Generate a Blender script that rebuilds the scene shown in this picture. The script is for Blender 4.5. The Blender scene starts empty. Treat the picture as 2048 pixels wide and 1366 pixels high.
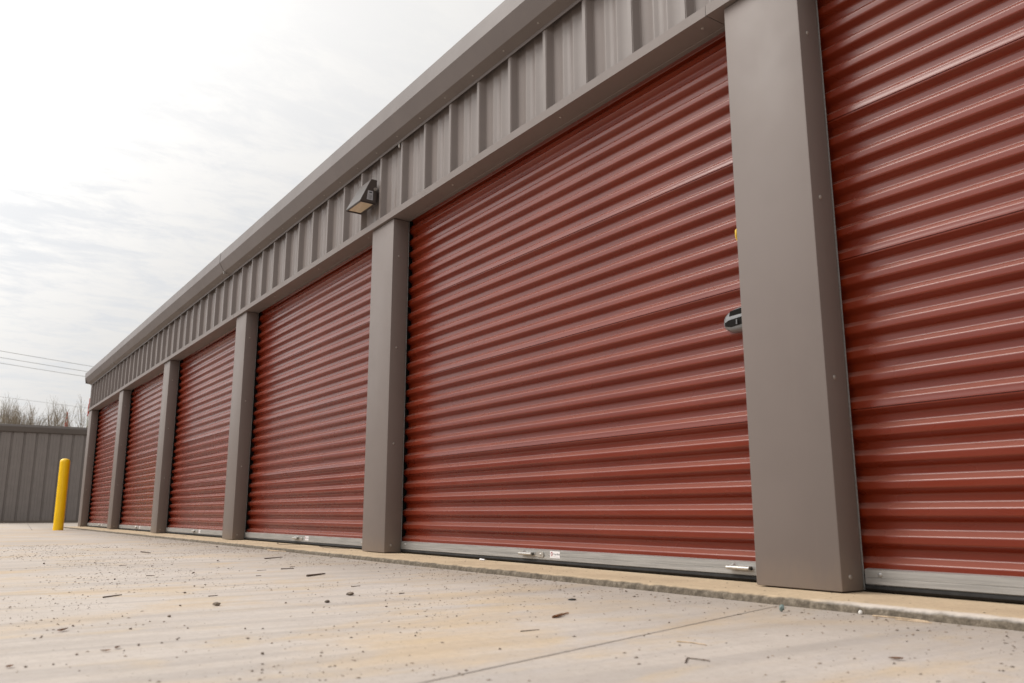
import bpy, bmesh, math, random
from mathutils import Vector, Matrix, noise as mnoise
random.seed(7)
S = bpy.context.scene
COL = S.collection
R = math.radians

# ------------------------------------------------------------------ helpers
def tag(o, label=None, cat=None, group=None, kind=None):
    if label: o['label'] = label
    if cat: o['category'] = cat
    if group: o['group'] = group
    if kind: o['kind'] = kind
    return o

def empty(name, loc=(0, 0, 0)):
    o = bpy.data.objects.new(name, None)
    COL.objects.link(o)
    o.location = loc
    o.empty_display_size = .1
    return o

def link(name, bm, mat, parent=None, loc=(0, 0, 0), smooth=None):
    me = bpy.data.meshes.new(name)
    bmesh.ops.recalc_face_normals(bm, faces=bm.faces[:])
    if smooth is not None:
        for f in bm.faces: f.smooth = True
        for e in bm.edges:
            if len(e.link_faces) == 2 and e.calc_face_angle(0) > R(smooth): e.smooth = False
    bm.to_mesh(me); bm.free()
    for m in (mat if isinstance(mat, (list, tuple)) else [mat]): me.materials.append(m)
    o = bpy.data.objects.new(name, me)
    COL.objects.link(o)
    o.location = loc
    if parent: o.parent = parent
    return o

def box(bm, x0, x1, y0, y1, z0, z1, bev=0, seg=2, mi=0):
    vs = [bm.verts.new((x, y, z)) for x in (x0, x1) for y in (y0, y1) for z in (z0, z1)]
    idx = [(0, 1, 3, 2), (4, 6, 7, 5), (0, 4, 5, 1), (2, 3, 7, 6), (0, 2, 6, 4), (1, 5, 7, 3)]
    fs = [bm.faces.new([vs[i] for i in q]) for q in idx]
    for f in fs: f.material_index = mi
    if bev:
        es = list({e for f in fs for e in f.edges})
        r = bmesh.ops.bevel(bm, geom=es, offset=bev, segments=seg, affect='EDGES', profile=.5)
        for f in r['faces']: f.material_index = mi

def prism_x(bm, prof, xs, closed=True, mi=0, caps=True):
    """profile of (y, z) points swept through the x stations"""
    rows = [[bm.verts.new((x, y, z)) for y, z in prof] for x in xs]
    n = len(prof)
    for a, b in zip(rows, rows[1:]):
        for i in range(n if closed else n - 1):
            j = (i + 1) % n
            bm.faces.new((a[i], a[j], b[j], b[i])).material_index = mi
    if closed and caps:
        bm.faces.new(rows[0]).material_index = mi
        bm.faces.new(rows[-1][::-1]).material_index = mi
    return rows

def tube(bm, pts, rad, n=6, mi=0, cap=True):
    pts = [Vector(p) for p in pts]
    rads = rad if isinstance(rad, (list, tuple)) else [rad] * len(pts)
    rows = []; ref = None
    for i, p in enumerate(pts):
        d = (pts[min(i + 1, len(pts) - 1)] - pts[max(i - 1, 0)])
        if d.length < 1e-9: d = Vector((0, 0, 1))
        d.normalize()
        if ref is None:
            ref = d.orthogonal().normalized()
        ref = (ref - d * ref.dot(d))
        ref = ref.normalized() if ref.length > 1e-6 else d.orthogonal().normalized()
        b = d.cross(ref)
        rows.append([bm.verts.new(p + (ref * math.cos(2 * math.pi * k / n) + b * math.sin(2 * math.pi * k / n)) * rads[i]) for k in range(n)])
    for a, b in zip(rows, rows[1:]):
        for i in range(n):
            j = (i + 1) % n
            bm.faces.new((a[i], a[j], b[j], b[i])).material_index = mi
    if cap and n > 2:
        bm.faces.new(rows[0][::-1]).material_index = mi
        bm.faces.new(rows[-1]).material_index = mi

def dome(bm, c, r, axis, n=8, h=.6, mi=0):
    """small domed screw head; axis = unit vector it points along"""
    a = Vector(axis).normalized(); u = a.orthogonal().normalized(); v = a.cross(u); c = Vector(c)
    rows = []
    for t in (0, .5, .85):
        rr = r * math.sqrt(max(0, 1 - t * t)) if t else r
        rows.append([bm.verts.new(c + a * (r * h * t) + (u * math.cos(2 * math.pi * k / n) + v * math.sin(2 * math.pi * k / n)) * rr) for k in range(n)])
    for p, q in zip(rows, rows[1:]):
        for i in range(n):
            j = (i + 1) % n
            bm.faces.new((p[i], p[j], q[j], q[i])).material_index = mi
    bm.faces.new(rows[-1]).material_index = mi

# ------------------------------------------------------------------ materials
def mat(name):
    m = bpy.data.materials.new(name); m.use_nodes = True
    nt = m.node_tree; b = nt.nodes['Principled BSDF']
    return m, nt, b

def N(nt, t, **kw):
    n = nt.nodes.new(t)
    for k, v in kw.items():
        if k.startswith('i_'):
            key = k[2:]
            n.inputs[int(key) if key.isdigit() else key.replace('_', ' ')].default_value = v
        else: setattr(n, k, v)
    return n

def L(nt, a, b): nt.links.new(a, b)

def pos(nt, scale=(1, 1, 1), rot=(0, 0, 0)):
    g = N(nt, 'ShaderNodeNewGeometry'); mp = N(nt, 'ShaderNodeMapping')
    mp.inputs['Scale'].default_value = scale; mp.inputs['Rotation'].default_value = rot
    L(nt, g.outputs['Position'], mp.inputs['Vector'])
    return mp.outputs[0]

def noise(nt, vec, scale, detail=4, rough=.55, dist=0):
    n = N(nt, 'ShaderNodeTexNoise'); n.inputs['Scale'].default_value = scale
    n.inputs['Detail'].default_value = detail; n.inputs['Roughness'].default_value = rough
    n.inputs['Distortion'].default_value = dist
    L(nt, vec, n.inputs['Vector'])
    return n.outputs['Fac']

def ramp(nt, fac, stops):
    r = N(nt, 'ShaderNodeValToRGB')
    el = r.color_ramp.elements
    while len(el) < len(stops): el.new(.5)
    for e, (p, c) in zip(el, stops):
        e.position = p; e.color = (*c, 1) if len(c) == 3 else c
    L(nt, fac, r.inputs['Fac'])
    return r.outputs['Color']

def mix(nt, fac, a, b, mode='MIX'):
    m = N(nt, 'ShaderNodeMix', data_type='RGBA', blend_type=mode)
    for s, v in ((0, fac), (6, a), (7, b)):
        if hasattr(v, 'is_linked'): L(nt, v, m.inputs[s])
        else: m.inputs[s].default_value = v if s == 0 else ((*v, 1) if len(v) == 3 else v)
    return m.outputs[2]

def math_(nt, op, a, b=None, clamp=False):
    m = N(nt, 'ShaderNodeMath', operation=op, use_clamp=clamp)
    for i, v in enumerate((a, b)):
        if v is None: continue
        if hasattr(v, 'is_linked'): L(nt, v, m.inputs[i])
        else: m.inputs[i].default_value = v
    return m.outputs[0]

def maprange(nt, v, a, b, c=0, d=1, smooth=True):
    m = N(nt, 'ShaderNodeMapRange', interpolation_type='SMOOTHSTEP' if smooth else 'LINEAR')
    L(nt, v, m.inputs[0])
    for i, x in zip((1, 2, 3, 4), (a, b, c, d)): m.inputs[i].default_value = x
    return m.outputs[0]

def bump(nt, bsdf, h, strength, dist):
    b = N(nt, 'ShaderNodeBump'); b.inputs['Strength'].default_value = strength; b.inputs['Distance'].default_value = dist
    L(nt, h, b.inputs['Height']); L(nt, b.outputs[0], bsdf.inputs['Normal'])

def painted(name, col, rough=.36, var=.06, wav=.35, spec=.5, dirt=.07):
    m, nt, b = mat(name)
    p = pos(nt)
    n1 = noise(nt, p, 3.0, 5, .6)
    c = mix(nt, maprange(nt, n1, .3, .7), tuple(x * (1 - var) for x in col), tuple(min(1, x * (1 + var)) for x in col))
    # faint vertical run-off dust
    pv = pos(nt, (14, 14, .7)); n2 = noise(nt, pv, 1.0, 3, .6)
    c = mix(nt, maprange(nt, n2, .55, .8, 0, dirt), c, (.26, .215, .18))
    sz = N(nt, 'ShaderNodeSeparateXYZ'); L(nt, p, sz.inputs[0])
    hz = math_(nt, 'ADD', sz.outputs[2], math_(nt, 'MULTIPLY', noise(nt, pos(nt, (7, 7, 3)), 3.0, 4, .65), .16))
    c = mix(nt, maprange(nt, hz, .20, .06, 0, .30), c, (.27, .205, .15))
    L(nt, c, b.inputs['Base Color'])
    r = maprange(nt, noise(nt, p, 5, 3), .3, .7, rough - .03, rough + .03)
    L(nt, r, b.inputs['Roughness'])
    b.inputs['Specular IOR Level'].default_value = spec
    pw = pos(nt, (1.5, 1.5, .8)); bump(nt, b, noise(nt, pw, 1.6, 2, .4), wav, .01)
    return m

M = {}
M['trim'] = painted('trim_paint', (.178, .147, .134), .50, .03, .0, .30)
M['panel'] = painted('panel_paint', (.182, .152, .140), .44, .04, .08, .42)
M['gutter'] = painted('gutter_paint', (.150, .126, .118), .46, .05, .15, .40)
M['farpanel'] = painted('far_panel_paint', (.215, .19, .178), .5, .05, .3, .35)
M['fartrim'] = painted('far_trim_paint', (.13, .112, .102), .5, .05, .2, .35)

def door_mat():
    m, nt, b = mat('door_red_paint')
    p = pos(nt)
    n1 = noise(nt, p, 2.2, 2, .5)
    c = mix(nt, maprange(nt, n1, .3, .7), (.150, .0165, .0049), (.172, .0215, .0067))
    pd = pos(nt, (1.3, 1, 5)); n2 = noise(nt, pd, 1.0, 2, .55)
    c = mix(nt, maprange(nt, n2, .5, .85, 0, .09), c, (.20, .055, .034))
    # paler, pinker tint on the upward-facing ledges of the ribs
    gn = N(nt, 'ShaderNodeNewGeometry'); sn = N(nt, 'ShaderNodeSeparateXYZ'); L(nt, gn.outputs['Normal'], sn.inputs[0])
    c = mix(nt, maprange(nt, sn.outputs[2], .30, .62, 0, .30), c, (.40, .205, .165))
    L(nt, c, b.inputs['Base Color'])
    L(nt, maprange(nt, noise(nt, pos(nt, (2, 2, 6)), 1.5, 2), .3, .7, .235, .295), b.inputs['Roughness'])
    b.inputs['Specular IOR Level'].default_value = .50
    bump(nt, b, noise(nt, pos(nt, (.8, .8, 3.5)), 1.4, 2, .4), .22, .006)
    return m
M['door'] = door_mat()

def simple(name, col, rough=.5, metal=0, var=.12, scale=20, bmp=0.0, spec=.5):
    m, nt, b = mat(name)
    n = noise(nt, pos(nt), scale, 5, .6)
    c = mix(nt, maprange(nt, n, .3, .7), tuple(x * (1 - var) for x in col), tuple(min(1, x * (1 + var)) for x in col))
    L(nt, c, b.inputs['Base Color'])
    b.inputs['Roughness'].default_value = rough; b.inputs['Metallic'].default_value = metal
    b.inputs['Specular IOR Level'].default_value = spec
    if bmp: bump(nt, b, n, bmp, .004)
    return m

def galv():
    m, nt, b = mat('galvanised_bar')
    n = noise(nt, pos(nt, (3, 30, 90)), 1.5, 6, .65)
    c = mix(nt, maprange(nt, n, .3, .72), (.33, .325, .315), (.47, .46, .445))
    s = noise(nt, pos(nt, (1, 1, 1)), 60, 4, .7)
    c = mix(nt, maprange(nt, s, .62, .78, 0, .55), c, (.24, .22, .20))
    L(nt, c, b.inputs['Base Color'])
    b.inputs['Metallic'].default_value = .55; b.inputs['Roughness'].default_value = .48
    bump(nt, b, s, .1, .002)
    return m
M['galv'] = galv()
M['steel'] = simple('zinc_steel', (.52, .50, .47), .35, .7, .1, 60)
M['screw'] = simple('screw_head_paint', (.30, .27, .245), .4, .2, .1, 80)
M['rubber'] = simple('rubber_seal', (.016, .0145, .0135), .75, 0, .3, 30, .2, .25)
M['yellow'] = simple('yellow_sleeve', (.96, .585, .003), .32, 0, .05, 5)
M['pull'] = simple('yellow_cord', (.75, .48, .03), .6)
M['latch'] = simple('grey_cast_latch', (.19, .192, .195), .34, .3, .12, 50)
M['black'] = simple('black_slot', (.012, .011, .010), .8, 0, .1, 20, 0, .08)
M['white'] = simple('white_label', (.78, .76, .77), .5, 0, .03, 40)
M['logo'] = simple('dark_red_print', (.30, .02, .03), .5)
M['ink'] = simple('black_print', (.03, .03, .03), .5)
M['bronze'] = simple('bronze_hood', (.060, .047, .042), .33, 0, .1, 30, 0, .6)
M['greylabel'] = simple('grey_label', (.42, .42, .45), .5, 0, .05, 60)
M['bark'] = simple('bare_bark', (.22, .18, .145), .9, 0, .3, 2)
M['twig'] = simple('bare_twig', (.32, .265, .21), .9, 0, .3, 3)
M['wire'] = simple('wire', (.55, .55, .55), .6)
M['mastred'] = simple('mast_red', (.50, .06, .03), .6)
M['mastwhite'] = simple('mast_white', (.7, .68, .65), .6)
M['dirt'] = simple('dark_pebble', (.165, .13, .10), .85, 0, .45, 60, .3)
M['grit'] = simple('grit', (.205, .158, .12), .9, 0, .6, 25, .2)
M['wood'] = simple('dry_twig', (.12, .088, .066), .85, 0, .35, 60, .3)
M['straw'] = simple('straw', (.50, .38, .26), .8, 0, .25, 60)
M['leaf'] = simple('dry_leaf', (.28, .14, .065), .75, 0, .35, 60, .2)
M['redleaf'] = simple('red_leaf', (.23, .02, .03), .65, 0, .3, 60)
M['green'] = simple('green_glass', (.15, .20, .19), .3, 0, .25, 80)
M['whitestone'] = simple('white_stone', (.8, .78, .74), .7, 0, .05, 80)
M['grass'] = simple('far_ground', (.12, .13, .06), .95, 0, .35, .6)

def lens():
    m, nt, b = mat('lamp_lens')
    v = pos(nt, (1, 1, 1), (0, 0, 0))
    w = N(nt, 'ShaderNodeTexWave', wave_type='BANDS', bands_direction='X'); w.inputs['Scale'].default_value = 16
    L(nt, v, w.inputs['Vector'])
    c = ramp(nt, w.outputs['Fac'], [(.2, (.50, .36, .22)), (.7, (.86, .74, .55))])
    L(nt, c, b.inputs['Base Color']); b.inputs['Roughness'].default_value = .25
    return m
M['lens'] = lens()

STREAK = R(-16)      # tyre marks and trowel lines run this way across the drive
def concrete():
    m, nt, b = mat('driveway_concrete')
    p = pos(nt)
    base = ramp(nt, noise(nt, p, .9, 6, .6), [(.3, (.452, .402, .36)), (.5, (.528, .472, .424)), (.72, (.585, .53, .482))])
    # broom / drag streaks
    ps = pos(nt, (9, .35, 1), (0, 0, -STREAK))
    st = noise(nt, ps, 1.0, 6, .65, .3)
    base = mix(nt, maprange(nt, st, .42, .70, 0, .62), base, (.345, .312, .292))
    ps2 = pos(nt, (60, 2.2, 1), (0, 0, -STREAK))
    st2 = noise(nt, ps2, 1.0, 4, .6)
    base = mix(nt, maprange(nt, st2, .45, .75, 0, .25), base, (.365, .325, .29))
    # clay / rust tinted blotches
    n3 = noise(nt, pos(nt, (1, .55, 1), (0, 0, -STREAK)), 2.3, 5, .62, .5)
    base = mix(nt, maprange(nt, n3, .47, .66, 0, .55), base, (.56, .41, .24))
    n3b = noise(nt, pos(nt, (1.3, .5, 1), (0, 0, -STREAK)), 5.5, 4, .6, .4)
    base = mix(nt, maprange(nt, n3b, .52, .70, 0, .45), base, (.55, .42, .26))
    n3c = noise(nt, pos(nt, (1.2, .5, 1), (0, 0, -STREAK)), 3.7, 4, .6, .2)
    base = mix(nt, maprange(nt, n3c, .55, .72, 0, .4), base, (.47, .435, .42))
    # washed-in dirt along the slab
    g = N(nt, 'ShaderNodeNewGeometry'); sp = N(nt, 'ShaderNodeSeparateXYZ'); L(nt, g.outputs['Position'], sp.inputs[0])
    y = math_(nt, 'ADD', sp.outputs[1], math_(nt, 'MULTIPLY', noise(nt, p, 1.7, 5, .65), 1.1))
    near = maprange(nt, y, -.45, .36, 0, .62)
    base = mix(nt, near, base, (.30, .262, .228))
    fine = noise(nt, p, 55, 4, .7)
    base = mix(nt, maprange(nt, fine, .30, .7, .22, 0), base, (.30, .25, .21))
    sp2 = noise(nt, p, 140, 2, .5)
    base = mix(nt, maprange(nt, sp2, .66, .74, 0, .55), base, (.20, .16, .13))
    L(nt, base, b.inputs['Base Color'])
    b.inputs['Roughness'].default_value = .82; b.inputs['Specular IOR Level'].default_value = .3
    hh = math_(nt, 'ADD', math_(nt, 'MULTIPLY', fine, .5), math_(nt, 'MULTIPLY', st2, .6))
    bump(nt, b, hh, .35, .004)
    return m
M['concrete'] = concrete()

def slabmat():
    m, nt, b = mat('slab_concrete')
    p = pos(nt)
    base = ramp(nt, noise(nt, p, 2.6, 6, .6), [(.3, (.43, .33, .225)), (.55, (.535, .415, .28)), (.75, (.56, .46, .345))])
    fine = noise(nt, p, 70, 4, .7)
    base = mix(nt, maprange(nt, fine, .3, .6, .3, 0), base, (.30, .23, .16))
    g = N(nt, 'ShaderNodeNewGeometry'); sp = N(nt, 'ShaderNodeSeparateXYZ'); L(nt, g.outputs['Position'], sp.inputs[0])
    # grime crust on the broken outer edge
    yy = math_(nt, 'ADD', sp.outputs[1], math_(nt, 'MULTIPLY', noise(nt, p, 14, 5, .7), .06))
    zz = math_(nt, 'ADD', sp.outputs[2], math_(nt, 'MULTIPLY', math_(nt, 'SUBTRACT', noise(nt, p, 16, 5, .7), .5), .013))
    grime = maprange(nt, zz, -.0005, -.0075, 0, .95)
    gc = ramp(nt, noise(nt, p, 38, 7, .8), [(.32, (.030, .024, .018)), (.5, (.115, .095, .073)), (.68, (.27, .23, .18))])
    base = mix(nt, grime, base, gc)
    # lime bloom on the right-hand stretch
    xx = math_(nt, 'ADD', sp.outputs[0], math_(nt, 'MULTIPLY', noise(nt, p, 6, 4, .6), .5))
    a = maprange(nt, xx, 15.75, 16.1)
    bb = math_(nt, 'MULTIPLY', maprange(nt, yy, -.135, -.160), maprange(nt, zz, -.012, -.002))
    base = mix(nt, math_(nt, 'MULTIPLY', math_(nt, 'MULTIPLY', a, bb), .62), base, (.62, .58, .55))
    L(nt, base, b.inputs['Base Color'])
    b.inputs['Roughness'].default_value = .85; b.inputs['Specular IOR Level'].default_value = .25
    bump(nt, b, math_(nt, 'ADD', fine, noise(nt, p, 18, 4)), .5, .006)
    return m
M['slab'] = slabmat()

# ------------------------------------------------------------------ setting
GZ = -.025
def smoothn(x, y=0.0, z=0.0): return mnoise.noise(Vector((x, y, z)))

# driveway: one sheet, finely cut near the lens, with saw-cut joints modelled as shallow grooves
bm = bmesh.new()
def quad(bm, pts, mi=0):
    f = bm.faces.new([bm.verts.new(p) for p in pts]); f.material_index = mi
quad(bm, [(-34, -36, GZ), (60, -36, GZ), (60, .6, GZ), (-34, .6, GZ)])
quad(bm, [(-34, .6, GZ), (-.6, .6, GZ), (-.6, 34, GZ), (-34, 34, GZ)])
tag(link('driveway', bm, M['concrete']), kind='structure')

bm = bmesh.new()
quad(bm, [(-900, -900, GZ - .05), (900, -900, GZ - .05), (900, 900, GZ - .05), (-900, 900, GZ - .05)])
tag(link('ground', bm, M['grass']), kind='structure')

# saw-cut joints: thin dark filler strips let flush into the drive (4 mm apart sheets)
def strip(bm, a, b, w, z):
    a = Vector(a); b = Vector(b); d = (b - a).normalized(); n = Vector((-d.y, d.x)) * w / 2
    k = max(2, int((b - a).length / .15)); prev = None
    for i in range(k + 1):
        p = a.lerp(b, i / k); s = 1 + .35 * smoothn(i * .7, a.x)
        q = (bm.verts.new((p.x + n.x * s, p.y + n.y * s, z)), bm.verts.new((p.x - n.x * s, p.y - n.y * s, z)))
        if prev: bm.faces.new((prev[0], q[0], q[1], prev[1]))
        prev = q
M['joint'] = simple('joint_filler', (.25, .215, .19), .9, 0, .3, 40)
bm = bmesh.new()
strip(bm, (16.75, -4.45), (15.505, -.232), .0036, GZ + .0012)
strip(bm, (12.9, -6), (11.6, -.9), .005, GZ + .0012)
strip(bm, (-8.9, -.05), (2.17, -.9), .012, GZ + .0012)
strip(bm, (-9, -3.2), (17.2, -3.6), .006, GZ + .0012)
tag(link('driveway_joint', bm, M['joint']), kind='structure')

# floor slab the building stands on, with a crumbled, rounded outer edge
bm = bmesh.new()
xs = []
x = -.12
while x < 18.9:
    xs.append(x); x += .02 if x > 9 else .05
prof_rows = []
for x in xs:
    w1 = smoothn(x * 1.1, 3) * .010 + smoothn(x * 4.3, 9) * .005 + smoothn(x * 23, 5) * .0022
    w2 = smoothn(x * 43, 2) * .0014 + max(0, smoothn(x * 2.1, 31) - .12) * (.012 * abs(smoothn(x * 11, 6)) + .006 * smoothn(x * 29, 8))
    r = .009 + .004 * smoothn(x * 6, 14)
    yf = -.208 + w1
    pr = [(.9, 0), (.16, 0), (.02, 0), (-.1, 0), (yf + r * 2.6, -.0005), (yf + r * 1.4, -.002 + .2 * w2), (yf + r * .6, -.0055 + .3 * w2),
          (yf + r * .15 + w2 * .3, -.010), (yf + w2 * .6, -.015), (yf - .004 + w2, GZ - .004), (yf, GZ - .08)]
    prof_rows.append([bm.verts.new((x, y, z)) for y, z in pr])
for a, b in zip(prof_rows, prof_rows[1:]):
    for i in range(len(a) - 1): bm.faces.new((a[i], a[i + 1], b[i + 1], b[i]))
bm.faces.new(prof_rows[0][::-1])
tag(link('slab', bm, M['slab'], smooth=50), kind='structure')
# crack across the slab
bm = bmesh.new()
pts = [(7.93, -.196), (7.95, -.150), (7.93, -.10), (7.90, -.05), (7.72, 0.0), (7.60, .05), (7.45, .09)]
prev = None
for i, (x, y) in enumerate(pts):
    w = .006
    q = (bm.verts.new((x - w, y, .002)), bm.verts.new((x + w, y + .003, .002)))
    if prev: bm.faces.new((prev[0], q[0], q[1], prev[1]))
    prev = q
tag(link('slab_crack', bm, M['joint']), kind='structure')

# ------------------------------------------------------------------ the storage building
BAY, PW, NB = 3.048, .315, 6
HZ = 2.076
bld = empty('storage_building', (0, 0, 0))
tag(bld, 'long taupe metal storage building with a row of red roll-up doors', 'building')
XE = NB * BAY + PW

# ribbed wall panels above the doors
bm = bmesh.new()
prof = []
PITCH = .3048
k = -1
x0 = .095
YO, YP = -.006, .028
def pan(xa, xb):
    w = xb - xa; out = []
    for c in (xa + w * .34, xa + w * .66):
        out += [(c - .017, YP), (c - .008, YP - .0055), (c + .008, YP - .0055), (c + .017, YP)]
    return out
x = x0
prof.append((.0, YO)); prof.append((.03, YO)); prof.append((.05, YP))
while x + PITCH < XE:
    prof += [(x - .018, YP), (x, YO), (x + .027, YO), (x + .045, YP)]
    prof += pan(x + .045, x + PITCH - .018)
    x += PITCH
prof.append((XE, YP))
lo = [bm.verts.new((a, b, 2.105)) for a, b in prof]
hi = [bm.verts.new((a, b, 2.66)) for a, b in prof]
for i in range(len(prof) - 1): bm.faces.new((lo[i], lo[i + 1], hi[i + 1], hi[i]))
bmesh.ops.bevel(bm, geom=[e for e in bm.edges if abs(e.verts[0].co.x - e.verts[1].co.x) < 1e-6 and len(e.link_faces) == 2], offset=.003, segments=2, affect='EDGES')
link('wall_panel', bm, M['panel'], bld, smooth=35)

# header trim over the doors
bm = bmesh.new()
for a, b, dy in ((-.004, 9.1, 0), (9.103, 15.168, .001), (15.171, XE, 0)):
    pr = [(-.02 + dy, HZ), (-.0205 + dy, HZ + .042), (-.016 + dy, HZ + .046), (.03, HZ + .048), (.03, HZ + .02), (.10, HZ + .02), (.118, HZ + .02), (.118, HZ), (.096, HZ), (.094, HZ + .0015), (.092, HZ)]
    prism_x(bm, pr, [a, b])
link('header_trim', bm, M['trim'], bld)
bm = bmesh.new(); dome(bm, (0, 0, 0), .007, (0, 0, -1))
hs0 = link('header_screw', bm, M['screw'], bld, (PW + .25 * (BAY - PW), .035, HZ), smooth=60)
for i in range(NB):
    for t in (.25, .62, .95):
        if (i, t) == (0, .25): continue
        c = hs0.copy(); COL.objects.link(c); c.parent = bld; c.location = (i * BAY + PW + t * (BAY - PW), .035, HZ)

# eave gutter
bm = bmesh.new()
gp = [(-.009, 2.556), (-.0125, 2.556), (-.0125, 2.574), (-.070, 2.596), (-.118, 2.683), (-.113, 2.785), (-.05, 2.815), (.06, 2.905), (.06, 2.63), (-.010, 2.60)]
for a, b, dy in ((-.06, -.035, -.003), (-.033, 2.576, 0), (2.582, 8.84, -.002), (8.846, 15.09, 0), (15.096, XE + .05, -.002)):
    xs_ = [a + (b - a) * i / 12 for i in range(13)]
    pr = [(y + dy if y < 0 else y, z) for y, z in gp]
    if a < -.05: pr = [(-.010, 2.585), (-.100, 2.596), (-.117, 2.683), (-.117, 2.788), (-.05, 2.82), (.06, 2.82), (.06, 2.585)]
    rows = prism_x(bm, pr, xs_)
    for r_ in rows[1:-1]:
        for v in r_[3:6]: v.co.y += .0025 * smoothn(v.co.x * .9, v.co.z * 3)
link('gutter', bm, M['gutter'], bld, smooth=20)
bm = bmesh.new(); dome(bm, (0, 0, 0), .006, (0, -.36, -.93))
x = x0 + .013
gs0 = link('gutter_screw', bm, M['screw'], bld, (x, -.040, 2.5848), smooth=60); x += PITCH
while x < XE:
    c = gs0.copy(); COL.objects.link(c); c.parent = bld; c.location = (x, -.040, 2.5848); x += PITCH
for xj in (2.579, 8.843):
    bm = bmesh.new(); box(bm, xj - .004, xj + .004, -.074, -.02, 2.575, 2.60); link('gutter_joint', bm, M['steel'], bld)
bm = bmesh.new()
tube(bm, [(12.60, -.012, 2.555), (12.60, -.02, 2.545), (12.606, -.026, 2.53), (12.60, -.022, 2.515)], .0035, 5)
link('gutter_clip', bm, M['steel'], bld)

# shell: roof and the walls that close the building in
bm = bmesh.new()
prism_x(bm, [(.06, 2.86), (4.6, 3.45), (9.2, 2.86), (9.2, 2.80), (4.6, 3.39), (.06, 2.80)], [-.03, XE + .03])
link('roof', bm, M['panel'], bld)
bm = bmesh.new()
box(bm, .0, .04, .32, 9.1, 0, 2.8)
box(bm, XE - .04, XE, .32, 9.1, 0, 2.8)
box(bm, .04, XE - .04, 9.06, 9.1, 0, 2.8)
box(bm, .04, XE - .04, .33, .35, 2.35, 2.79)
link('outer_wall', bm, M['panel'], bld)

# posts
def post_mesh():
    bm = bmesh.new()
    box(bm, 0, PW, 0, .108, .004, HZ - .004, .004, 2)
    return bm
post0 = link('post', post_mesh(), M['trim'], bld, smooth=30)
bm = bmesh.new(); box(bm, .06, PW - .06, .112, .30, .002, 2.4)
core0 = link('post_core', bm, M['rubber'], post0)
scr = []
for z in (.045, .645, 1.238, 1.828):
    bm = bmesh.new(); dome(bm, (PW, .043, z), .0075, (1, 0, 0))
    scr.append(link('screw', bm, M['screw'], post0, smooth=60))
def guide_bm(s):
    bm = bmesh.new()
    if s > 0: box(bm, PW - .02, PW + .0015, .1095, .1115, .006, HZ - .006); box(bm, PW - .05, PW - .03, .112, .116, .006, 2.3)
    else: box(bm, -.0015, .02, .1095, .1115, .006, HZ - .006)
    return bm
gd = [link('door_guide', guide_bm(s), M['galv'], post0) for s in (1, -1)]

# roll-up doors -------------------------------------------------------
YF, YB = .127, .151          # crest and valley planes of the curtain
P, ZB = .0803, .085
def curtain_profile():
    pts = [(YF, .058)]
    def rnd(p0, p1, p2, r=.0048, n=4):
        p0, p1, p2 = map(Vector, (p0, p1, p2))
        a = p1 + (p0 - p1).normalized() * min(r, (p0 - p1).length * .45); b = p1 + (p2 - p1).normalized() * min(r, (p2 - p1).length * .45)
        return [tuple((1 - t) ** 2 * a + 2 * t * (1 - t) * p1 + t * t * b) for t in [i / n for i in range(n + 1)]]
    corners = [(YF, .058)]
    z = ZB
    for k in range(28):
        seam = (k % 6 == 5)
        corners += [(YF, z), (YB, z + .20 * P), (YB, z + .51 * P), (YF, z + .71 * P)]
        z += P
        if seam:   # lap joint between two sheets: a short lip
            zz = z - P + .71 * P + .004
            corners += [('g', zz)]
            z += .0072
    corners += [(YF, z)]
    # expand, rounding bends
    out = [corners[0]]
    c = [q for q in corners]
    for i in range(1, len(c) - 1):
        if c[i][0] == 'g':
            zz = c[i][1]
            out += [(YF, zz), (YF + .0035, zz + .0006), (YF + .0035, zz + .0022), (YF - .0016, zz + .0030), (YF - .0016, zz + .010), (YF, zz + .013)]
            continue
        pa = c[i - 1] if c[i - 1][0] != 'g' else (YF, c[i - 1][1] + .01)
        pb = c[i + 1] if c[i + 1][0] != 'g' else (YF, c[i + 1][1])
        out += rnd(pa, c[i], pb)
    # each sheet is dished slightly between its lap joints
    seams = [.058 - .015]; z = ZB
    for k in range(28):
        z += P
        if k % 6 == 5:
            seams.append(z - .29 * P + .004); z += .0072
    seams.append(seams[-1] + .49)
    res = []
    for y, zz in out:
        for a, b in zip(seams, seams[1:]):
            if a <= zz < b:
                t = (zz - a) / (b - a); y += .0027 * (1 - (2 * t - 1) ** 2)
                break
        res.append((y, zz))
    return res
CP = curtain_profile()
def curtain(seed):
    bm = bmesh.new()
    n = 14; xa, xb = PW - .03, BAY + .03
    rows = prism_x(bm, CP, [xa + (xb - xa) * i / n for i in range(n + 1)], closed=False)
    for r_ in rows:
        for v in r_:
            v.co.y += .0016 * smoothn(v.co.x * 1.3 + seed * 7.1, v.co.z * 2.2, seed) ; v.co.z += .0006 * smoothn(v.co.x * .8 + seed, v.co.z * 5, 3)
    return bm

TXT = None
def text_bm(s, size):
    cu = bpy.data.curves.new('t', 'FONT'); cu.body = s; cu.size = size; cu.align_x = 'LEFT'; cu.resolution_u = 2
    ob = bpy.data.objects.new('t', cu); COL.objects.link(ob)
    dg = bpy.context.evaluated_depsgraph_get(); dg.update()
    me = bpy.data.meshes.new_from_object(ob.evaluated_get(dg))
    bm = bmesh.new(); bm.from_mesh(me)
    bpy.data.objects.remove(ob); bpy.data.curves.remove(cu); bpy.data.meshes.remove(me)
    return bm

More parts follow.
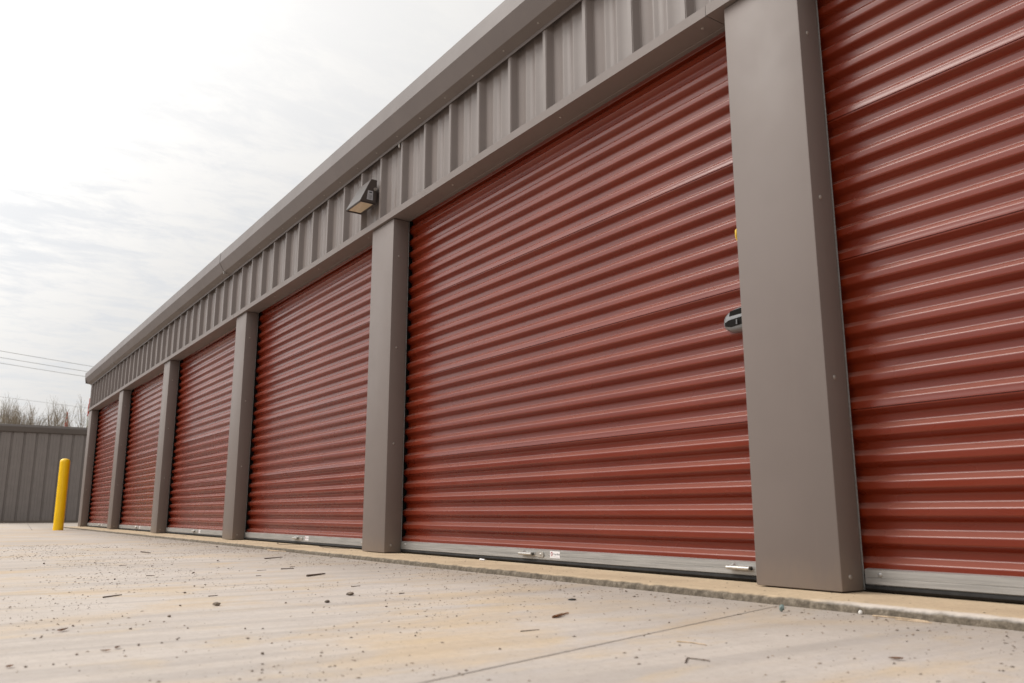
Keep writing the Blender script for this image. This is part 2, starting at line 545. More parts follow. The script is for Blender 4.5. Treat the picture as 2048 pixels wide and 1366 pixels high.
YBAR = .108
def bar_handle_bm(x, plate=True):
    """pressed steel lift handle: rolled lip, triangular cheek and a tapered tongue with a screw"""
    bm = bmesh.new()
    y = YBAR
    tube(bm, [(x, y - .016, .046), (x + .10, y - .016, .046)], .0065, 10)
    box(bm, x + .004, x + .098, y - .016, y - .0005, .0515, .0535)
    for xx in (x + .022,):
        v = [bm.verts.new(p) for p in ((xx - .02, y - .001, .054), (xx + .014, y - .001, .054), (xx + .004, y - .014, .0545), (xx, y - .001, .063))]
        bm.faces.new((v[0], v[2], v[3])); bm.faces.new((v[2], v[1], v[3])); bm.faces.new((v[0], v[1], v[2]))
    if plate:
        a = [(x + .10, .0405), (x + .10, .050), (x + .135, .0585), (x + .17, .0585), (x + .176, .052), (x + .176, .038), (x + .17, .0335), (x + .135, .0335)]
        fr = [bm.verts.new((p, y - .004, q)) for p, q in a]; bk = [bm.verts.new((p, y - .0004, q)) for p, q in a]
        bm.faces.new(fr)
        for i in range(len(a)): bm.faces.new((fr[i], fr[(i + 1) % 8], bk[(i + 1) % 8], bk[i]))
        dome(bm, (x + .155, y - .004, .046), .007, (0, -1, 0))
        dome(bm, (x + .106, y - .010, .045), .0055, (0, -1, .2), mi=1)
    else:
        dome(bm, (x + .104, y - .010, .045), .0055, (0, -1, .2), mi=1)
    return bm

def make_door(i):
    X = i * BAY
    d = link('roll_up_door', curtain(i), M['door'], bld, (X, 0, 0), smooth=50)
    wn = d.modifiers.new('weighted', 'WEIGHTED_NORMAL'); wn.mode = 'FACE_AREA'; wn.weight = 90; wn.keep_sharp = True
    if i == 0:
        # bottom bar
        bm = bmesh.new()
        xa, xb = PW + .006, BAY - .006
        pr = [(YBAR, .024), (YBAR, .0405), (YBAR + .0012, .0412), (YBAR + .0012, .0425), (YBAR, .0432), (YBAR, .066), (YBAR + .02, .069), (YBAR + .02, .022), (YBAR + .004, .0205)]
        prism_x(bm, pr, [xa, xb])
        for xx in (xa + .05, xb - .05): dome(bm, (xx, YBAR, .052), .0075, (0, -1, 0))
        link('bottom_bar', bm, M['galv'], d, smooth=40)
        bm = bmesh.new()
        pr = [(.113, .0215), (.106, .018), (.104, .011), (.109, .004), (.12, .0015), (.14, .0015), (.14, .0215)]
        prism_x(bm, pr, [xa, xb])
        link('rubber_seal', bm, M['rubber'], d, smooth=50)
        link('bar_handle', bar_handle_bm(1.572), [M['steel'], M['black']], d, smooth=40)
        link('bar_handle', bar_handle_bm(2.845, False), [M['steel'], M['black']], d, smooth=40)
        bm = bmesh.new(); box(bm, 1.795, 1.868, YBAR - .0006, YBAR - .0001, .0335, .0632)
        link('sticker', bm, M['white'], d)
        # print on the sticker
        bm = text_bm('Trac-Rite', .0125)
        bmesh.ops.rotate(bm, verts=bm.verts[:], cent=(0, 0, 0), matrix=Matrix.Rotation(R(90), 3, 'X'))
        bmesh.ops.translate(bm, verts=bm.verts[:], vec=(1.8195, YBAR - .0012, .0465))
        for f in bm.faces: f.material_index = 0
        n = 20; c0 = Vector((1.8085, YBAR - .0012, .0515))
        ro = [bm.verts.new(c0 + Vector((.0072 * math.cos(2 * math.pi * k / n), 0, .0085 * math.sin(2 * math.pi * k / n)))) for k in range(n)]
        ri = [bm.verts.new(c0 + Vector((.0038 * math.cos(2 * math.pi * k / n), 0, .0045 * math.sin(2 * math.pi * k / n)))) for k in range(n)]
        for k in range(n): bm.faces.new((ro[k], ro[(k + 1) % n], ri[(k + 1) % n], ri[k])).material_index = 1
        quad(bm, [(1.80, YBAR - .0012, .0385), (1.862, YBAR - .0012, .0385), (1.862, YBAR - .0012, .0391), (1.80, YBAR - .0012, .0391)])
        link('sticker_print', bm, [M['ink'], M['logo']], d)
        # latch: domed oval casting with two dark slots
        bm = bmesh.new()
        cx, cz, a, b_ = 2.962, .921, .088, .044
        n = 28; rows = []
        for y, s in ((YF - .001, 1.04), (YF - .016, 1.0), (YF - .026, .90), (YF - .031, .72)):
            rows.append([bm.verts.new((cx + a * s * math.copysign(abs(math.cos(t)) ** .85, math.cos(t)), y, cz + b_ * s * math.copysign(abs(math.sin(t)) ** .85, math.sin(t)) + .006 * math.cos(t))) for t in [2 * math.pi * k / n for k in range(n)]])
        for p, q in zip(rows, rows[1:]):
            for k in range(n): bm.faces.new((p[k], p[(k + 1) % n], q[(k + 1) % n], q[k]))
        bm.faces.new(rows[-1])
        # recessed slots shown as dark inlays standing 1 mm proud of the boss
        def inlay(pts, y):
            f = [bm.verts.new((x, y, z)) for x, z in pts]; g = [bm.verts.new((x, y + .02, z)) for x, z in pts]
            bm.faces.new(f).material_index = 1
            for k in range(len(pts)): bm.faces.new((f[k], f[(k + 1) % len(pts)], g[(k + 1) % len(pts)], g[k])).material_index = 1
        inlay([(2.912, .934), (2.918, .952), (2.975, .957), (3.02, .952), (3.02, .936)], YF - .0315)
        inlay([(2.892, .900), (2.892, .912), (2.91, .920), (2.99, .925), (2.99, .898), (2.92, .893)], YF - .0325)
        tube(bm, [(2.952, YF - .038, .898), (2.953, YF - .038, .916)], .003, 6)
        link('latch', bm, [M['latch'], M['black']], d, smooth=45)
        bm = bmesh.new()
        tube(bm, [(2.958, YF - .012, 1.218), (2.960, YF - .022, 1.228), (2.961, YF - .022, 1.252), (2.962, YF - .010, 1.262)], .0055, 8)
        link('pull_loop', bm, M['pull'], d, smooth=60)
    return d

door0 = make_door(0)
def copy_children(src, dst):
    for ch in list(src.children):
        c = ch.copy(); COL.objects.link(c); c.parent = dst
for i in range(1, NB):
    d = make_door(i); copy_children(door0, d)
for i in range(1, NB + 1):
    p = post0.copy(); COL.objects.link(p); p.parent = bld; p.location = (i * BAY, 0, 0)
    copy_children(post0, p)

# wall lamp over the fifth post
lamp = empty('wall_lamp', (12.13, -.006, 2.25))
tag(lamp, 'dark wedge-shaped wall lamp mounted on the ribbed panels under the eave', 'lamp')
bm = bmesh.new()
def hexa(bm, b, t, mi=0):
    vb = [bm.verts.new(p) for p in b]; vt = [bm.verts.new(p) for p in t]
    bm.faces.new(vb[::-1]); bm.faces.new(vt)
    for i in range(4): bm.faces.new((vb[i], vb[(i + 1) % 4], vt[(i + 1) % 4], vt[i])).material_index = mi
hexa(bm, [(-.12, -.118, 0), (.12, -.118, 0), (.12, 0, 0), (-.12, 0, 0)], [(-.075, -.042, .168), (.118, -.042, .168), (.12, 0, .168), (-.075, 0, .168)])
bmesh.ops.bevel(bm, geom=bm.edges[:], offset=.003, segments=2, affect='EDGES')
link('lamp_hood', bm, M['bronze'], lamp, smooth=30)
bm = bmesh.new()
quad(bm, [(-.098, -.103, -.001), (.098, -.103, -.001), (.098, -.016, -.001), (-.098, -.016, -.001)])
link('lens', bm, M['lens'], lamp)
bm = bmesh.new()
for a, b in (((-.112, -.112), (.112, -.112)), ((.112, -.112), (.112, -.006)), ((.112, -.006), (-.112, -.006)), ((-.112, -.006), (-.112, -.112))):
    tube(bm, [(a[0], a[1], -.002), (b[0], b[1], -.002)], .005, 6)
link('lens_frame', bm, M['bronze'], lamp, smooth=60)
bm = bmesh.new(); quad(bm, [(.1212, -.072, .018), (.1212, -.028, .018), (.1212, -.028, .082), (.1212, -.064, .082)])
link('rating_label', bm, M['greylabel'], lamp)
bm = bmesh.new(); quad(bm, [(.1222, -.055, .066), (.1222, -.036, .066), (.1222, -.036, .074), (.1222, -.055, .074)])
for k in range(4): quad(bm, [(.1222, -.060, .026 + k * .008), (.1222, -.036, .026 + k * .008), (.1222, -.036, .028 + k * .008), (.1222, -.060, .028 + k * .008)])
link('label_print', bm, M['ink'], lamp)
bm = bmesh.new(); tube(bm, [(.119, -.014, .098), (.129, -.014, .098)], .011, 12)
link('knockout_plug', bm, M['screw'], lamp, smooth=40)

# ------------------------------------------------------------------ bollard
bm = bmesh.new()
n = 40; rr = .0735; rows = []
prof = [(rr, 0), (rr, .02), (rr, 1.045), (rr * 1.0, 1.05), (rr * .97, 1.066), (rr * .88, 1.081), (rr * .7, 1.093), (rr * .4, 1.101), (rr * .12, 1.103)]
for r_, z in prof: rows.append([bm.verts.new((r_ * math.cos(2 * math.pi * k / n), r_ * math.sin(2 * math.pi * k / n), z)) for k in range(n)])
for a, b in zip(rows, rows[1:]):
    for i in range(n): bm.faces.new((a[i], a[(i + 1) % n], b[(i + 1) % n], b[i]))
bm.faces.new(rows[-1])
o = link('bollard', bm, M['yellow'], None, (2.17, -.552, GZ), smooth=50)
tag(o, 'yellow round-topped bollard standing on the concrete by the building corner', 'bollard')

# ------------------------------------------------------------------ far building
XF = -10.0
fb = empty('storage_shed', (XF, 2, GZ))
tag(fb, 'dark grey-brown ribbed metal shed across the yard, behind the yellow bollard', 'shed')
bm = bmesh.new()
prof = []
y = -16.0
while y < 10:
    prof += [(y, 0), (y + .022, -.032), (y + .05, -.032), (y + .072, 0)]
    w = PITCH - .072
    for c in (y + .072 + w * .34, y + .072 + w * .66): prof += [(c - .016, 0), (c - .008, -.005), (c + .008, -.005), (c + .016, 0)]
    y += PITCH
lo = [bm.verts.new((b, a, .02)) for a, b in prof]; hi = [bm.verts.new((b, a, 2.62)) for a, b in prof]
for i in range(len(prof) - 1): bm.faces.new((lo[i], lo[i + 1], hi[i + 1], hi[i]))
link('wall_panel', bm, M['farpanel'], fb)
bm = bmesh.new()
pr = [(.004, 2.475), (.045, 2.50), (.075, 2.62), (.075, 2.64), (.04, 2.70), (-.1, 2.71), (-.1, 2.56), (.004, 2.56)]
rows = [[bm.verts.new((a, y, b)) for a, b in pr] for y in (-16.2, 10.2)]
for i in range(len(pr)): bm.faces.new((rows[0][i], rows[0][(i + 1) % len(pr)], rows[1][(i + 1) % len(pr)], rows[1][i]))
bm.faces.new(rows[0]); bm.faces.new(rows[1][::-1])
link('gutter', bm, M['fartrim'], fb)
bm = bmesh.new(); box(bm, .0, .012, -16, 10, .0, .06)
link('base_trim', bm, M['fartrim'], fb)
bm = bmesh.new()
hexa(bm, [(-9, -16.1, 2.60), (-.1, -16.1, 2.60), (-.1, 10.1, 2.60), (-9, 10.1, 2.60)], [(-9, -16.1, 2.68), (-.1, -16.1, 2.68), (-.1, 10.1, 2.68), (-9, 10.1, 2.68)])
link('roof', bm, M['fartrim'], fb)
bm = bmesh.new()
box(bm, -9, -.04, -16, -15.95, 0, 2.6); box(bm, -9, -.04, 9.95, 10, 0, 2.6); box(bm, -9, -8.95, -15.94, 9.94, 0, 2.6)
link('outer_wall', bm, M['farpanel'], fb)

# building on the other side of the drive (it shows only as the dark band mirrored in the doors)
ob = empty('storage_building', (0, -12.5, GZ))
tag(ob, 'plain taupe metal building across the drive, mirrored darkly in the red doors', 'building')
bm = bmesh.new(); prof = []; x = -13.0
while x < 36:
    prof += [(x, 0), (x + .022, .032), (x + .05, .032), (x + .072, 0)]; x += PITCH
lo = [bm.verts.new((a_, b_, .02)) for a_, b_ in prof]; hi = [bm.verts.new((a_, b_, 2.9)) for a_, b_ in prof]
for i in range(len(prof) - 1): bm.faces.new((lo[i], lo[i + 1], hi[i + 1], hi[i]))
link('wall_panel', bm, M['panel'], ob)
bm = bmesh.new()
prism_x(bm, [(.12, 2.92), (-4.5, 3.6), (-9.2, 2.92), (-9.2, 2.80), (-4.5, 3.48), (.12, 2.74)], [-13.1, 36.2])
link('roof', bm, M['gutter'], ob)
bm = bmesh.new()
box(bm, -13, -12.95, -9, -.05, 0, 2.85); box(bm, 36, 36.05, -9, -.05, 0, 2.85); box(bm, -12.9, 35.9, -9, -8.95, 0, 2.85)
link('outer_wall', bm, M['panel'], ob)

# ------------------------------------------------------------------ bare trees
def grow(bt, bw, p, d, length, rad, depth, rnd, up=.25, maxd=5):
    segs = 4; pts = [p.copy()]; q = p.copy(); dd = d.copy()
    for i in range(segs):
        dd = (dd + Vector((rnd.uniform(-1, 1), rnd.uniform(-1, 1), rnd.uniform(-.4, .9) * up)) * .16).normalized()
        q = q + dd * (length / segs); pts.append(q.copy())
    r1 = rad * .55
    tube(bt if depth < 2 else bw, pts, [rad + (r1 - rad) * i / segs for i in range(segs + 1)], 5 if depth < 2 else 3, cap=False)
    if depth >= maxd: return
    nb = rnd.choice((3, 3, 4)) if depth > 0 else rnd.choice((5, 6, 7))
    for i in range(nb):
        t = rnd.uniform(.3, 1.0); k = min(segs - 1, int(t * segs)); f = t * segs - k
        s = pts[k].lerp(pts[k + 1], f)
        ax = Vector((rnd.uniform(-1, 1), rnd.uniform(-1, 1), rnd.uniform(-.2, .3))).normalized()
        nd = (dd + ax * rnd.uniform(.45, .8)); nd.z += up * .55; nd.normalize()
        grow(bt, bw, s, nd, length * rnd.uniform(.5, .74), max(rad * rnd.uniform(.38, .55), .0055), depth + 1, rnd, up, maxd)
    grow(bt, bw, pts[-1], dd, length * .62, max(r1, .0055), depth + 1, rnd, up, maxd)

def tree(x, y, h, seed, label, up=.5, stems=1, maxd=5, spread=.22):
    rnd = random.Random(seed)
    t = empty('bare_tree', (x, y, GZ))
    tag(t, label, 'tree', 'leafless trees beyond the far shed')
    bt, bw = bmesh.new(), bmesh.new()
    for s in range(stems):
        d = Vector((rnd.uniform(-spread, spread), rnd.uniform(-spread, spread), 1)).normalized()
        grow(bt, bw, Vector((rnd.uniform(-.2, .2), rnd.uniform(-.25, .25), 0)), d, h * .40, .075 if stems > 1 else .12, 0, rnd, up, maxd)
    zmax = max(v.co.z for v in bw.verts); k = h / zmax
    for b in (bt, bw):
        for v in b.verts: v.co.z *= k
    link('trunk', bt, M['bark'], t, smooth=60); link('crown', bw, M['twig'], t)
tree(-45, .15, 6.7, 11, 'low bushy leafless tree cut by the left edge of the picture', .8, 3, 4)
tree(-45, 1.0, 7.3, 23, 'bushy leafless tree at the left end of the tall brown clump', .8, 3, 4)
tree(-44, 1.55, 7.7, 3, 'tall leafless tree with the highest twigs on the left of the brown clump', .8, 3, 4)
tree(-46, 2.15, 7.5, 29, 'leafless tree in the middle of the brown clump above the shed roof', .8, 3, 4)
tree(-45, 2.65, 7.7, 5, 'tall leafless tree with the highest twigs on the right of the brown clump', .8, 3, 4)
tree(-45, 3.4, 6.9, 8, 'lower thin leafless tree just left of the red and white mast', .8, 3, 4)
tree(-47, 5.75, 8.3, 17, 'pale open leafless tree close to the corner of the long building', .45, 1, 4, .1)

# masts
def mast(x, y, h, w, label):
    t = empty('radio_mast', (x, y, GZ)); tag(t, label, 'mast', 'lattice masts beyond the trees')
    bands = 9
    for part, m_, par in (('red_band', M['mastred'], 0), ('white_band', M['mastwhite'], 1)):
        bm = bmesh.new()
        for i in range(bands):
            if i % 2 != par: continue
            z0, z1 = h * i / bands, h * (i + 1) / bands
            w0, w1 = w * (1 - .25 * i / bands), w * (1 - .25 * (i + 1) / bands)
            c0 = [(-w0, -w0), (w0, -w0), (w0, w0), (-w0, w0)]; c1 = [(-w1, -w1), (w1, -w1), (w1, w1), (-w1, w1)]
            for k in range(4):
                tube(bm, [(*c0[k], z0), (*c1[k], z1)], .045, 4)
                tube(bm, [(*c0[k], z0), (*c1[(k + 1) % 4], z1)], .028, 4)
                tube(bm, [(*c1[k], z1), (*c1[(k + 1) % 4], z1)], .028, 4)
        if par == 0: tube(bm, [(0, 0, h), (0, 0, h + .5)], .06, 5)
        link(part, bm, m_, t)
mast(-60, 6.25, 7.9, .10, 'short red and white lattice mast rising over the shed roof')
mast(-62, 8.08, 9.4, .08, 'red-tipped mast half hidden by the corner of the long building')

# power lines
def wire(x, za, slope, sag, r, label):
    bm = bmesh.new(); pts = []
    for i in range(41):
        y = -42 + i * 2.2
        pts.append((x, y, za + slope * y + sag * (y / 40) ** 2))
    tube(bm, pts, r, 5)
    tag(link('power_line', bm, M['wire'], smooth=60), label, 'power line', 'overhead wires beyond the far shed')
wire(-45, 10.50, -.094, .9, .016, 'highest of the three close overhead wires in the left sky')
wire(-45, 10.08, -.091, .9, .016, 'middle of the three close overhead wires in the left sky')
wire(-45, 9.72, -.089, .9, .016, 'lowest of the three close overhead wires in the left sky')
wire(-45, 7.57, -.074, .3, .010, 'faint single overhead wire passing low behind the bare tree tops')

# ------------------------------------------------------------------ loose things on the concrete
rnd = random.Random(21)
def pebble_bm(s, flat=.6, seed=0, sub=2):
    bm = bmesh.new(); bmesh.ops.create_icosphere(bm, subdivisions=sub, radius=1)
    a, b = rnd.uniform(.75, 1.25), rnd.uniform(.75, 1.1)
    for v in bm.verts:
        k = 1 + .38 * smoothn(v.co.x * 1.3 + seed * 3.3, v.co.y * 1.3, v.co.z * 1.3 + seed)
        v.co = Vector((v.co.x * a * k, v.co.y * b * k, v.co.z * flat * k)) * s
    zm = min(v.co.z for v in bm.verts)
    for v in bm.verts: v.co.z -= zm
    return bm
def pebble(x, y, s, label='small dark pebble lying loose on the pale concrete drive', m='dirt', group='dark pebbles scattered on the drive', flat=.6, name='pebble', cat='pebble', z=GZ):
    o = link(name, pebble_bm(s, flat, rnd.random() * 50), M[m], None, (x, y, z), smooth=40)
    o.rotation_euler.z = rnd.uniform(0, 6.28)
    return tag(o, label, cat, group)
pebs = [(14.154, -1.513, .0085), (14.801, -1.705, .0075), (15.402, -2.07, .006), (15.219, -1.782, .006), (15.499, -1.695, .006), (15.132, -1.615, .0055),
        (15.155, -1.582, .005), (15.255, -1.863, .006), (10.326, -.365, .011), (12.075, -1.716, .011), (14.99, -1.83, .005), (14.86, -1.93, .0055), (14.72, -1.80, .005),
        (15.31, -1.98, .005), (15.05, -1.72, .0045), (14.55, -1.62, .0055), (13.9, -1.42, .007), (13.4, -1.6, .008), (13.2, -1.25, .008), (12.6, -1.3, .009), (12.3, -.9, .008),
        (14.3, -1.2, .005), (14.65, -1.35, .005), (14.9, -1.15, .005), (15.2, -1.1, .004), (15.45, -1.35, .0042), (15.7, -1.3, .0042), (15.6, -.75, .0045), (15.9, -.7, .0045),
        (15.35, -.62, .005), (14.6, -.62, .006), (14.2, -.75, .006), (13.9, -.55, .006), (11.4, -.95, .009), (10.6, -1.5, .011), (9.7, -1.0, .012), (14.05, -1.85, .006), (14.45, -1.95, .006)]
for x, y, s in pebs[:30]: pebble(x, y, s * rnd.uniform(.42, .66))
pebble(15.606, -.343, .0075, 'grey-green glassy lump lying by the slab in front of the nearest post', 'green', None, 1.15, 'glass_lump', 'glass')
pebble(15.757, -.222, .0062, 'small bright white stone at the foot of the slab edge', 'whitestone', None, .9)
pebble(14.597, -1.532, .0115, 'flat olive-brown clod of earth, largest lump on the drive', 'dirt', None, .42, 'earth_clod', 'clod')
pebble(14.528, -1.097, .0105, 'crumbled dark clod in the middle of the drive, with loose crumbs', 'dirt', None, .5, 'earth_clod', 'clod')
pebble(14.697, -1.242, .008, 'small crumbled clod nearer the camera than the larger crumbled one', 'dirt', None, .5, 'earth_clod', 'clod')
pebble(15.05, -.609, .012, 'thin black scrap lying flat on the drive before the near door', 'ink', None, .22, 'scrap', 'scrap')

def stick(pts, r, label, m='wood', name='twig', cat='twig', z=GZ, group=None):
    bm = bmesh.new()
    P_ = []
    for a, b in zip(pts, pts[1:]):
        for k in range(5):
            t = k / 5; P_.append((a[0] + (b[0] - a[0]) * t, a[1] + (b[1] - a[1]) * t))
    P_.append(pts[-1])
    ln = len(P_) - 1
    c = Vector((*pts[0], 0))
    q = [(x - c.x + .0015 * smoothn(i * .9, c.x), y - c.y + .0015 * smoothn(i * .9, c.y, 4), r + .0012 * abs(smoothn(i * .6, 7))) for i, (x, y) in enumerate(P_)]
    tube(bm, q, [r * (1 - .35 * i / ln) for i in range(ln + 1)], 6)
    return tag(link(name, bm, M[m], None, (pts[0][0], pts[0][1], z), smooth=60), label, cat, group)
stick([(13.68, -.917), (13.645, -.862), (13.61, -.81)], .0042, 'straight dark brown twig lying alone in front of the second nearest door')
stick([(12.24, -.619), (12.13, -.478)], .003, 'thin reddish twig near the slab before the middle post')
stick([(13.173, -.85), (13.172, -.787)], .0024, 'short pale grey twig beyond the straight dark one', 'wood')
stick([(14.17, -1.76), (14.112, -1.697)], .0022, 'long thin reddish twig lying on the stained left part of the drive')
stick([(10.925, -1.029), (11.118, -1.011)], .004, 'dark bent twig lying far along the drive')
stick([(16.01, -1.117), (15.978, -1.08), (16.023, -1.07)], .0015, 'thin hooked grass stem at the bottom right of the drive', 'wood', 'grass_stem', 'stem')
stick([(15.825, -.952), (15.851, -.94), (15.892, -.939)], .0016, 'brown curved stem on the drive in front of the nearest post', 'straw', 'grass_stem', 'stem')
stick([(15.80, -.236), (15.864, -.222), (15.946, -.234)], .0022, 'pale straw stalk lying along the foot of the slab', 'straw', 'straw_stalk', 'straw')
stick([(15.87, -.25), (15.96, -.245)], .0016, 'short orange straw fragment beside the pale stalk', 'straw', 'straw_stalk', 'straw')
stick([(15.368, -.922), (15.345, -.88), (15.321, -.836)], .0028, 'curled brown stem with a fork on the drive', 'leaf', 'grass_stem', 'stem')
stick([(10.40, .09), (10.55, .03), (10.75, -.02), (10.86, .0), (10.95, .07)], .0022, 'looped dry vine on the slab under the middle door', 'wood', 'dry_vine', 'vine', 0)
stick([(11.35, .06), (11.6, .03), (11.85, .07)], .003, 'dry stalk on the slab left of the fifth post', 'wood', 'dry_vine', 'vine', 0)
stick([(13.47, .06), (13.52, .055)], .0055, 'small white plastic peg on the slab under the door handle', 'white', 'peg', 'peg', 0)
stick([(11.12, -.232), (11.3, -.24), (11.45, -.215)], .004, 'pale curved stalk against the foot of the slab', 'straw', 'straw_stalk', 'straw')
for i in range(9):
    x, y, a, l = rnd.uniform(12.2, 15.6), rnd.uniform(-1.5, -.45), rnd.uniform(1.1, 2.4), rnd.uniform(.02, .05)
    stick([(x, y), (x + l * math.cos(a), y + l * math.sin(a))], rnd.uniform(.001, .0018), 'tiny dark grass stalk scattered on the concrete drive', 'wood', 'grass_stem', 'stem', group='tiny stalks scattered on the drive')

def leaf(x, y, l, w, rz, label, m='leaf', z=GZ, curl=.35):
    bm = bmesh.new(); rows = []
    n = 9
    for i in range(n):
        t = i / (n - 1); hw = w * math.sin(math.pi * min(1, t * .93 + .04)) ** .8
        zc = .002 + curl * l * (t - .45) ** 2
        rows.append([bm.verts.new(((t - .5) * l, s * hw, zc + abs(s) * hw * .6)) for s in (-1, -.5, 0, .5, 1)])
    for a, b in zip(rows, rows[1:]):
        for i in range(4): bm.faces.new((a[i], a[i + 1], b[i + 1], b[i]))
    r = bmesh.ops.solidify(bm, geom=bm.faces[:], thickness=.0006)
    o = link('dry_leaf', bm, M[m], None, (x, y, z), smooth=60); o.rotation_euler.z = rz
    return tag(o, label, 'leaf')
leaf(14.94, -1.961, .034, .0055, 2.3, 'slim reddish dry leaf lying on the left of the drive')
leaf(15.274, -1.905, .02, .004, 2.5, 'short dark brown leaf scrap at the lower left of the drive')
leaf(15.392, -2.093, .016, .004, 2.2, 'folded brown leaf scrap at the bottom left corner')
leaf(15.36, -.90, .05, .006, 2.0, 'curled tan leaf lying in the middle of the drive')
leaf(16.2, -.785, .026, .005, .5, 'dark brown leaf at the lower right of the drive')
leaf(15.30, -1.93, .02, .003, 1.2, 'small orange-brown leaf pair at the lower left of the drive')
leaf(15.885, -.19, .026, .012, .3, 'small dark red leaf caught at the slab edge', 'redleaf', GZ + .006, .9)

# grit: far too many grains to count
bm = bmesh.new()
def grain(x, y, s, z=GZ):
    a = rnd.uniform(0, 6.28); ca, sa = math.cos(a), math.sin(a)
    e = s * rnd.uniform(.8, 1.9)
    pr = [(e, 0, .25 * s), (0, s, .2 * s), (-e, 0, .3 * s), (0, -s, .22 * s), (.1 * s, .1 * s, s * rnd.uniform(.6, 1.1))]
    v = [bm.verts.new((x + px * ca - py * sa, y + px * sa + py * ca, z + pz - .0003)) for px, py, pz in pr]
    for i in range(4): bm.faces.new((v[i], v[(i + 1) % 4], v[4]))
cnt = 0
while cnt < 9000:
    x = rnd.uniform(9.0, 16.6); y = rnd.uniform(-2.4, -.24)
    c = smoothn(x * 1.3, y * 1.7, 4) * .75 + smoothn(x * 5, y * 5, 9) * .55
    if rnd.random() > .25 + c: continue
    far = (17.1 - x) / 5
    grain(x, y, 0.00082 * (1 / max(.10, rnd.random())) ** .6 * (.85 + .3 * far)); cnt += 1
for _ in range(3600):   # washed up against the slab
    x = rnd.uniform(6, 17); y = -.235 - abs(rnd.gauss(0, .16))
    grain(x, y, .0008 * (1 / max(.06, rnd.random())) ** .6)
for _ in range(700):    # on the slab itself
    x = rnd.uniform(6, 17); y = rnd.uniform(-.18, .09)
    grain(x, y, .0008 * (1 / max(.1, rnd.random())) ** .6, 0)
tag(link('grit', bm, M['grit']), 'fine dark grit strewn over the concrete drive', 'grit', kind='stuff')

# ------------------------------------------------------------------ light and sky
SUN_DIR = Vector((-.45, -.48, .75)).normalized()
elev = math.asin(SUN_DIR.z); az = math.atan2(SUN_DIR.x, SUN_DIR.y)
sun = bpy.data.lights.new('sun', 'SUN'); sun.energy = 2.0; sun.angle = R(30); sun.color = (1, .95, .88)
so = bpy.data.objects.new('sun', sun); COL.objects.link(so)
so.rotation_euler = SUN_DIR.to_track_quat('Z', 'Y').to_euler()

w = bpy.data.worlds.new('World'); S.world = w; w.use_nodes = True
nt = w.node_tree; bg = nt.nodes['Background']
tc = N(nt, 'ShaderNodeTexCoord'); sx = N(nt, 'ShaderNodeSeparateXYZ'); L(nt, tc.outputs['Generated'], sx.inputs[0])
sky = N(nt, 'ShaderNodeTexSky', sky_type='NISHITA', sun_disc=False, sun_elevation=elev, sun_rotation=az, air_density=1.0, dust_density=2.0)
skys = N(nt, 'ShaderNodeVectorMath', operation='SCALE'); L(nt, sky.outputs[0], skys.inputs[0]); skys.inputs['Scale'].default_value = .10
zc = math_(nt, 'ADD', math_(nt, 'MAXIMUM', sx.outputs[2], 0.0), .16)
cx = math_(nt, 'DIVIDE', sx.outputs[0], zc); cy = math_(nt, 'DIVIDE', sx.outputs[1], zc)
cv = N(nt, 'ShaderNodeCombineXYZ'); L(nt, cx, cv.inputs[0]); L(nt, cy, cv.inputs[1])
mp = N(nt, 'ShaderNodeMapping'); mp.inputs['Scale'].default_value = (1.7, .8, 1); mp.inputs['Rotation'].default_value = (0, 0, R(18)); L(nt, cv.outputs[0], mp.inputs['Vector'])
n1 = noise(nt, mp.outputs[0], 6.5, 10, .70, .3)
n2 = noise(nt, mp.outputs[0], .8, 3, .5)
dens = math_(nt, 'ADD', math_(nt, 'MULTIPLY', n1, .7), math_(nt, 'MULTIPLY', n2, .45))
gap = maprange(nt, dens, .66, .46)                   # 1 where the cloud is thin
up = maprange(nt, sx.outputs[2], 0.02, .55)
dot = N(nt, 'ShaderNodeVectorMath', operation='DOT_PRODUCT'); L(nt, tc.outputs['Generated'], dot.inputs[0]); dot.inputs[1].default_value = SUN_DIR
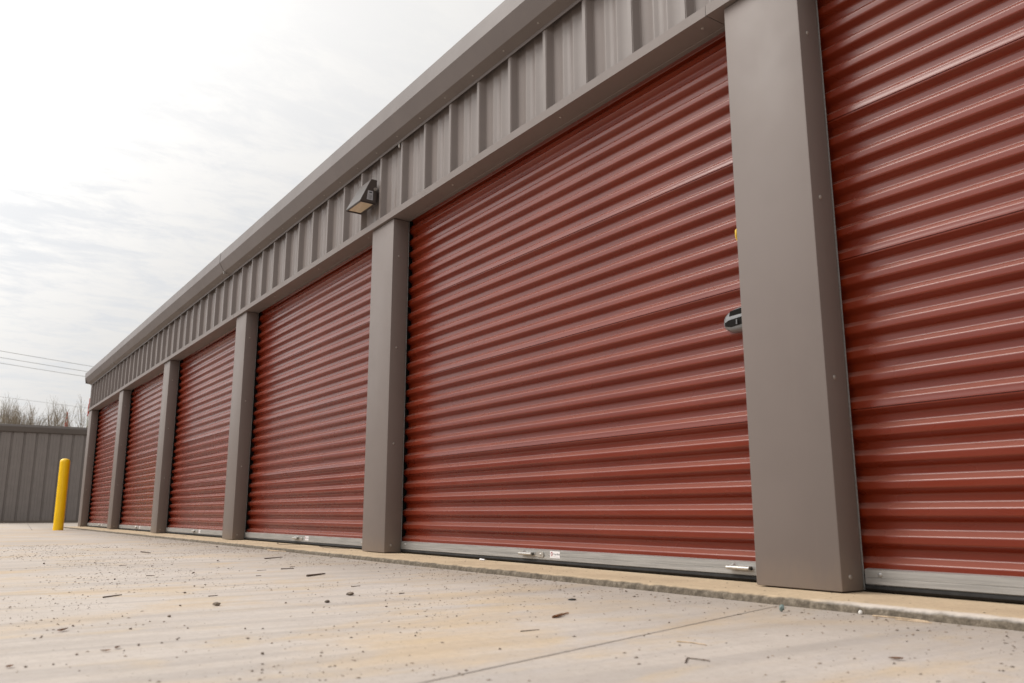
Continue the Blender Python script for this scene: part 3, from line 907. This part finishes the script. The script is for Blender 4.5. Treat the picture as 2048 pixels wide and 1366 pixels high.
dv = dot.outputs['Value']
dg_ = N(nt, 'ShaderNodeVectorMath', operation='DOT_PRODUCT'); L(nt, tc.outputs['Generated'], dg_.inputs[0]); dg_.inputs[1].default_value = Vector((-.45, -.75, .48)).normalized()
glow = math_(nt, 'POWER', math_(nt, 'MAXIMUM', dg_.outputs['Value'], 0.0), 2.2)
lum = math_(nt, 'ADD', math_(nt, 'ADD', maprange(nt, dv, -.45, .15, .24, .53), math_(nt, 'MULTIPLY', up, .27)), math_(nt, 'MULTIPLY', glow, 1.55))
white = N(nt, 'ShaderNodeVectorMath', operation='SCALE'); white.inputs[0].default_value = (1.0, .985, .965); L(nt, lum, white.inputs['Scale'])
thin = mix(nt, .22, (.72, .75, .80), skys.outputs[0])
fin = mix(nt, math_(nt, 'MULTIPLY', math_(nt, 'MULTIPLY', gap, .42), maprange(nt, sx.outputs[2], .55, .28, .25, 1)), white.outputs[0], thin)
L(nt, fin, bg.inputs['Color']); bg.inputs['Strength'].default_value = 1.0

# ------------------------------------------------------------------ camera
cam = bpy.data.cameras.new('camera'); co = bpy.data.objects.new('camera', cam); COL.objects.link(co)
yaw, pitch, roll = .9712, .2024, -.0006
cyw, syw, cp, sp_ = math.cos(yaw), math.sin(yaw), math.cos(pitch), math.sin(pitch)
f = Vector((-syw * cp, cyw * cp, sp_)); r = Vector((cyw, syw, 0)); u = r.cross(f)
cr, sr = math.cos(roll), math.sin(roll)
r, u = cr * r + sr * u, -sr * r + cr * u
mw = Matrix.Identity(4)
for i in range(3): mw[i][0], mw[i][1], mw[i][2] = r[i], u[i], -f[i]
mw.translation = (17.111, -2.2357, .2318)
co.matrix_world = mw
cam.sensor_width = 36; cam.lens = 36 * 1672.3 / 2048
cam.clip_start = .05; cam.clip_end = 3000
cam.dof.use_dof = True; cam.dof.focus_distance = 5.0; cam.dof.aperture_fstop = 5.6
S.camera = co
S.view_settings.view_transform = 'Standard'; S.view_settings.look = 'None'
S.view_settings.exposure = 0; S.view_settings.gamma = 1
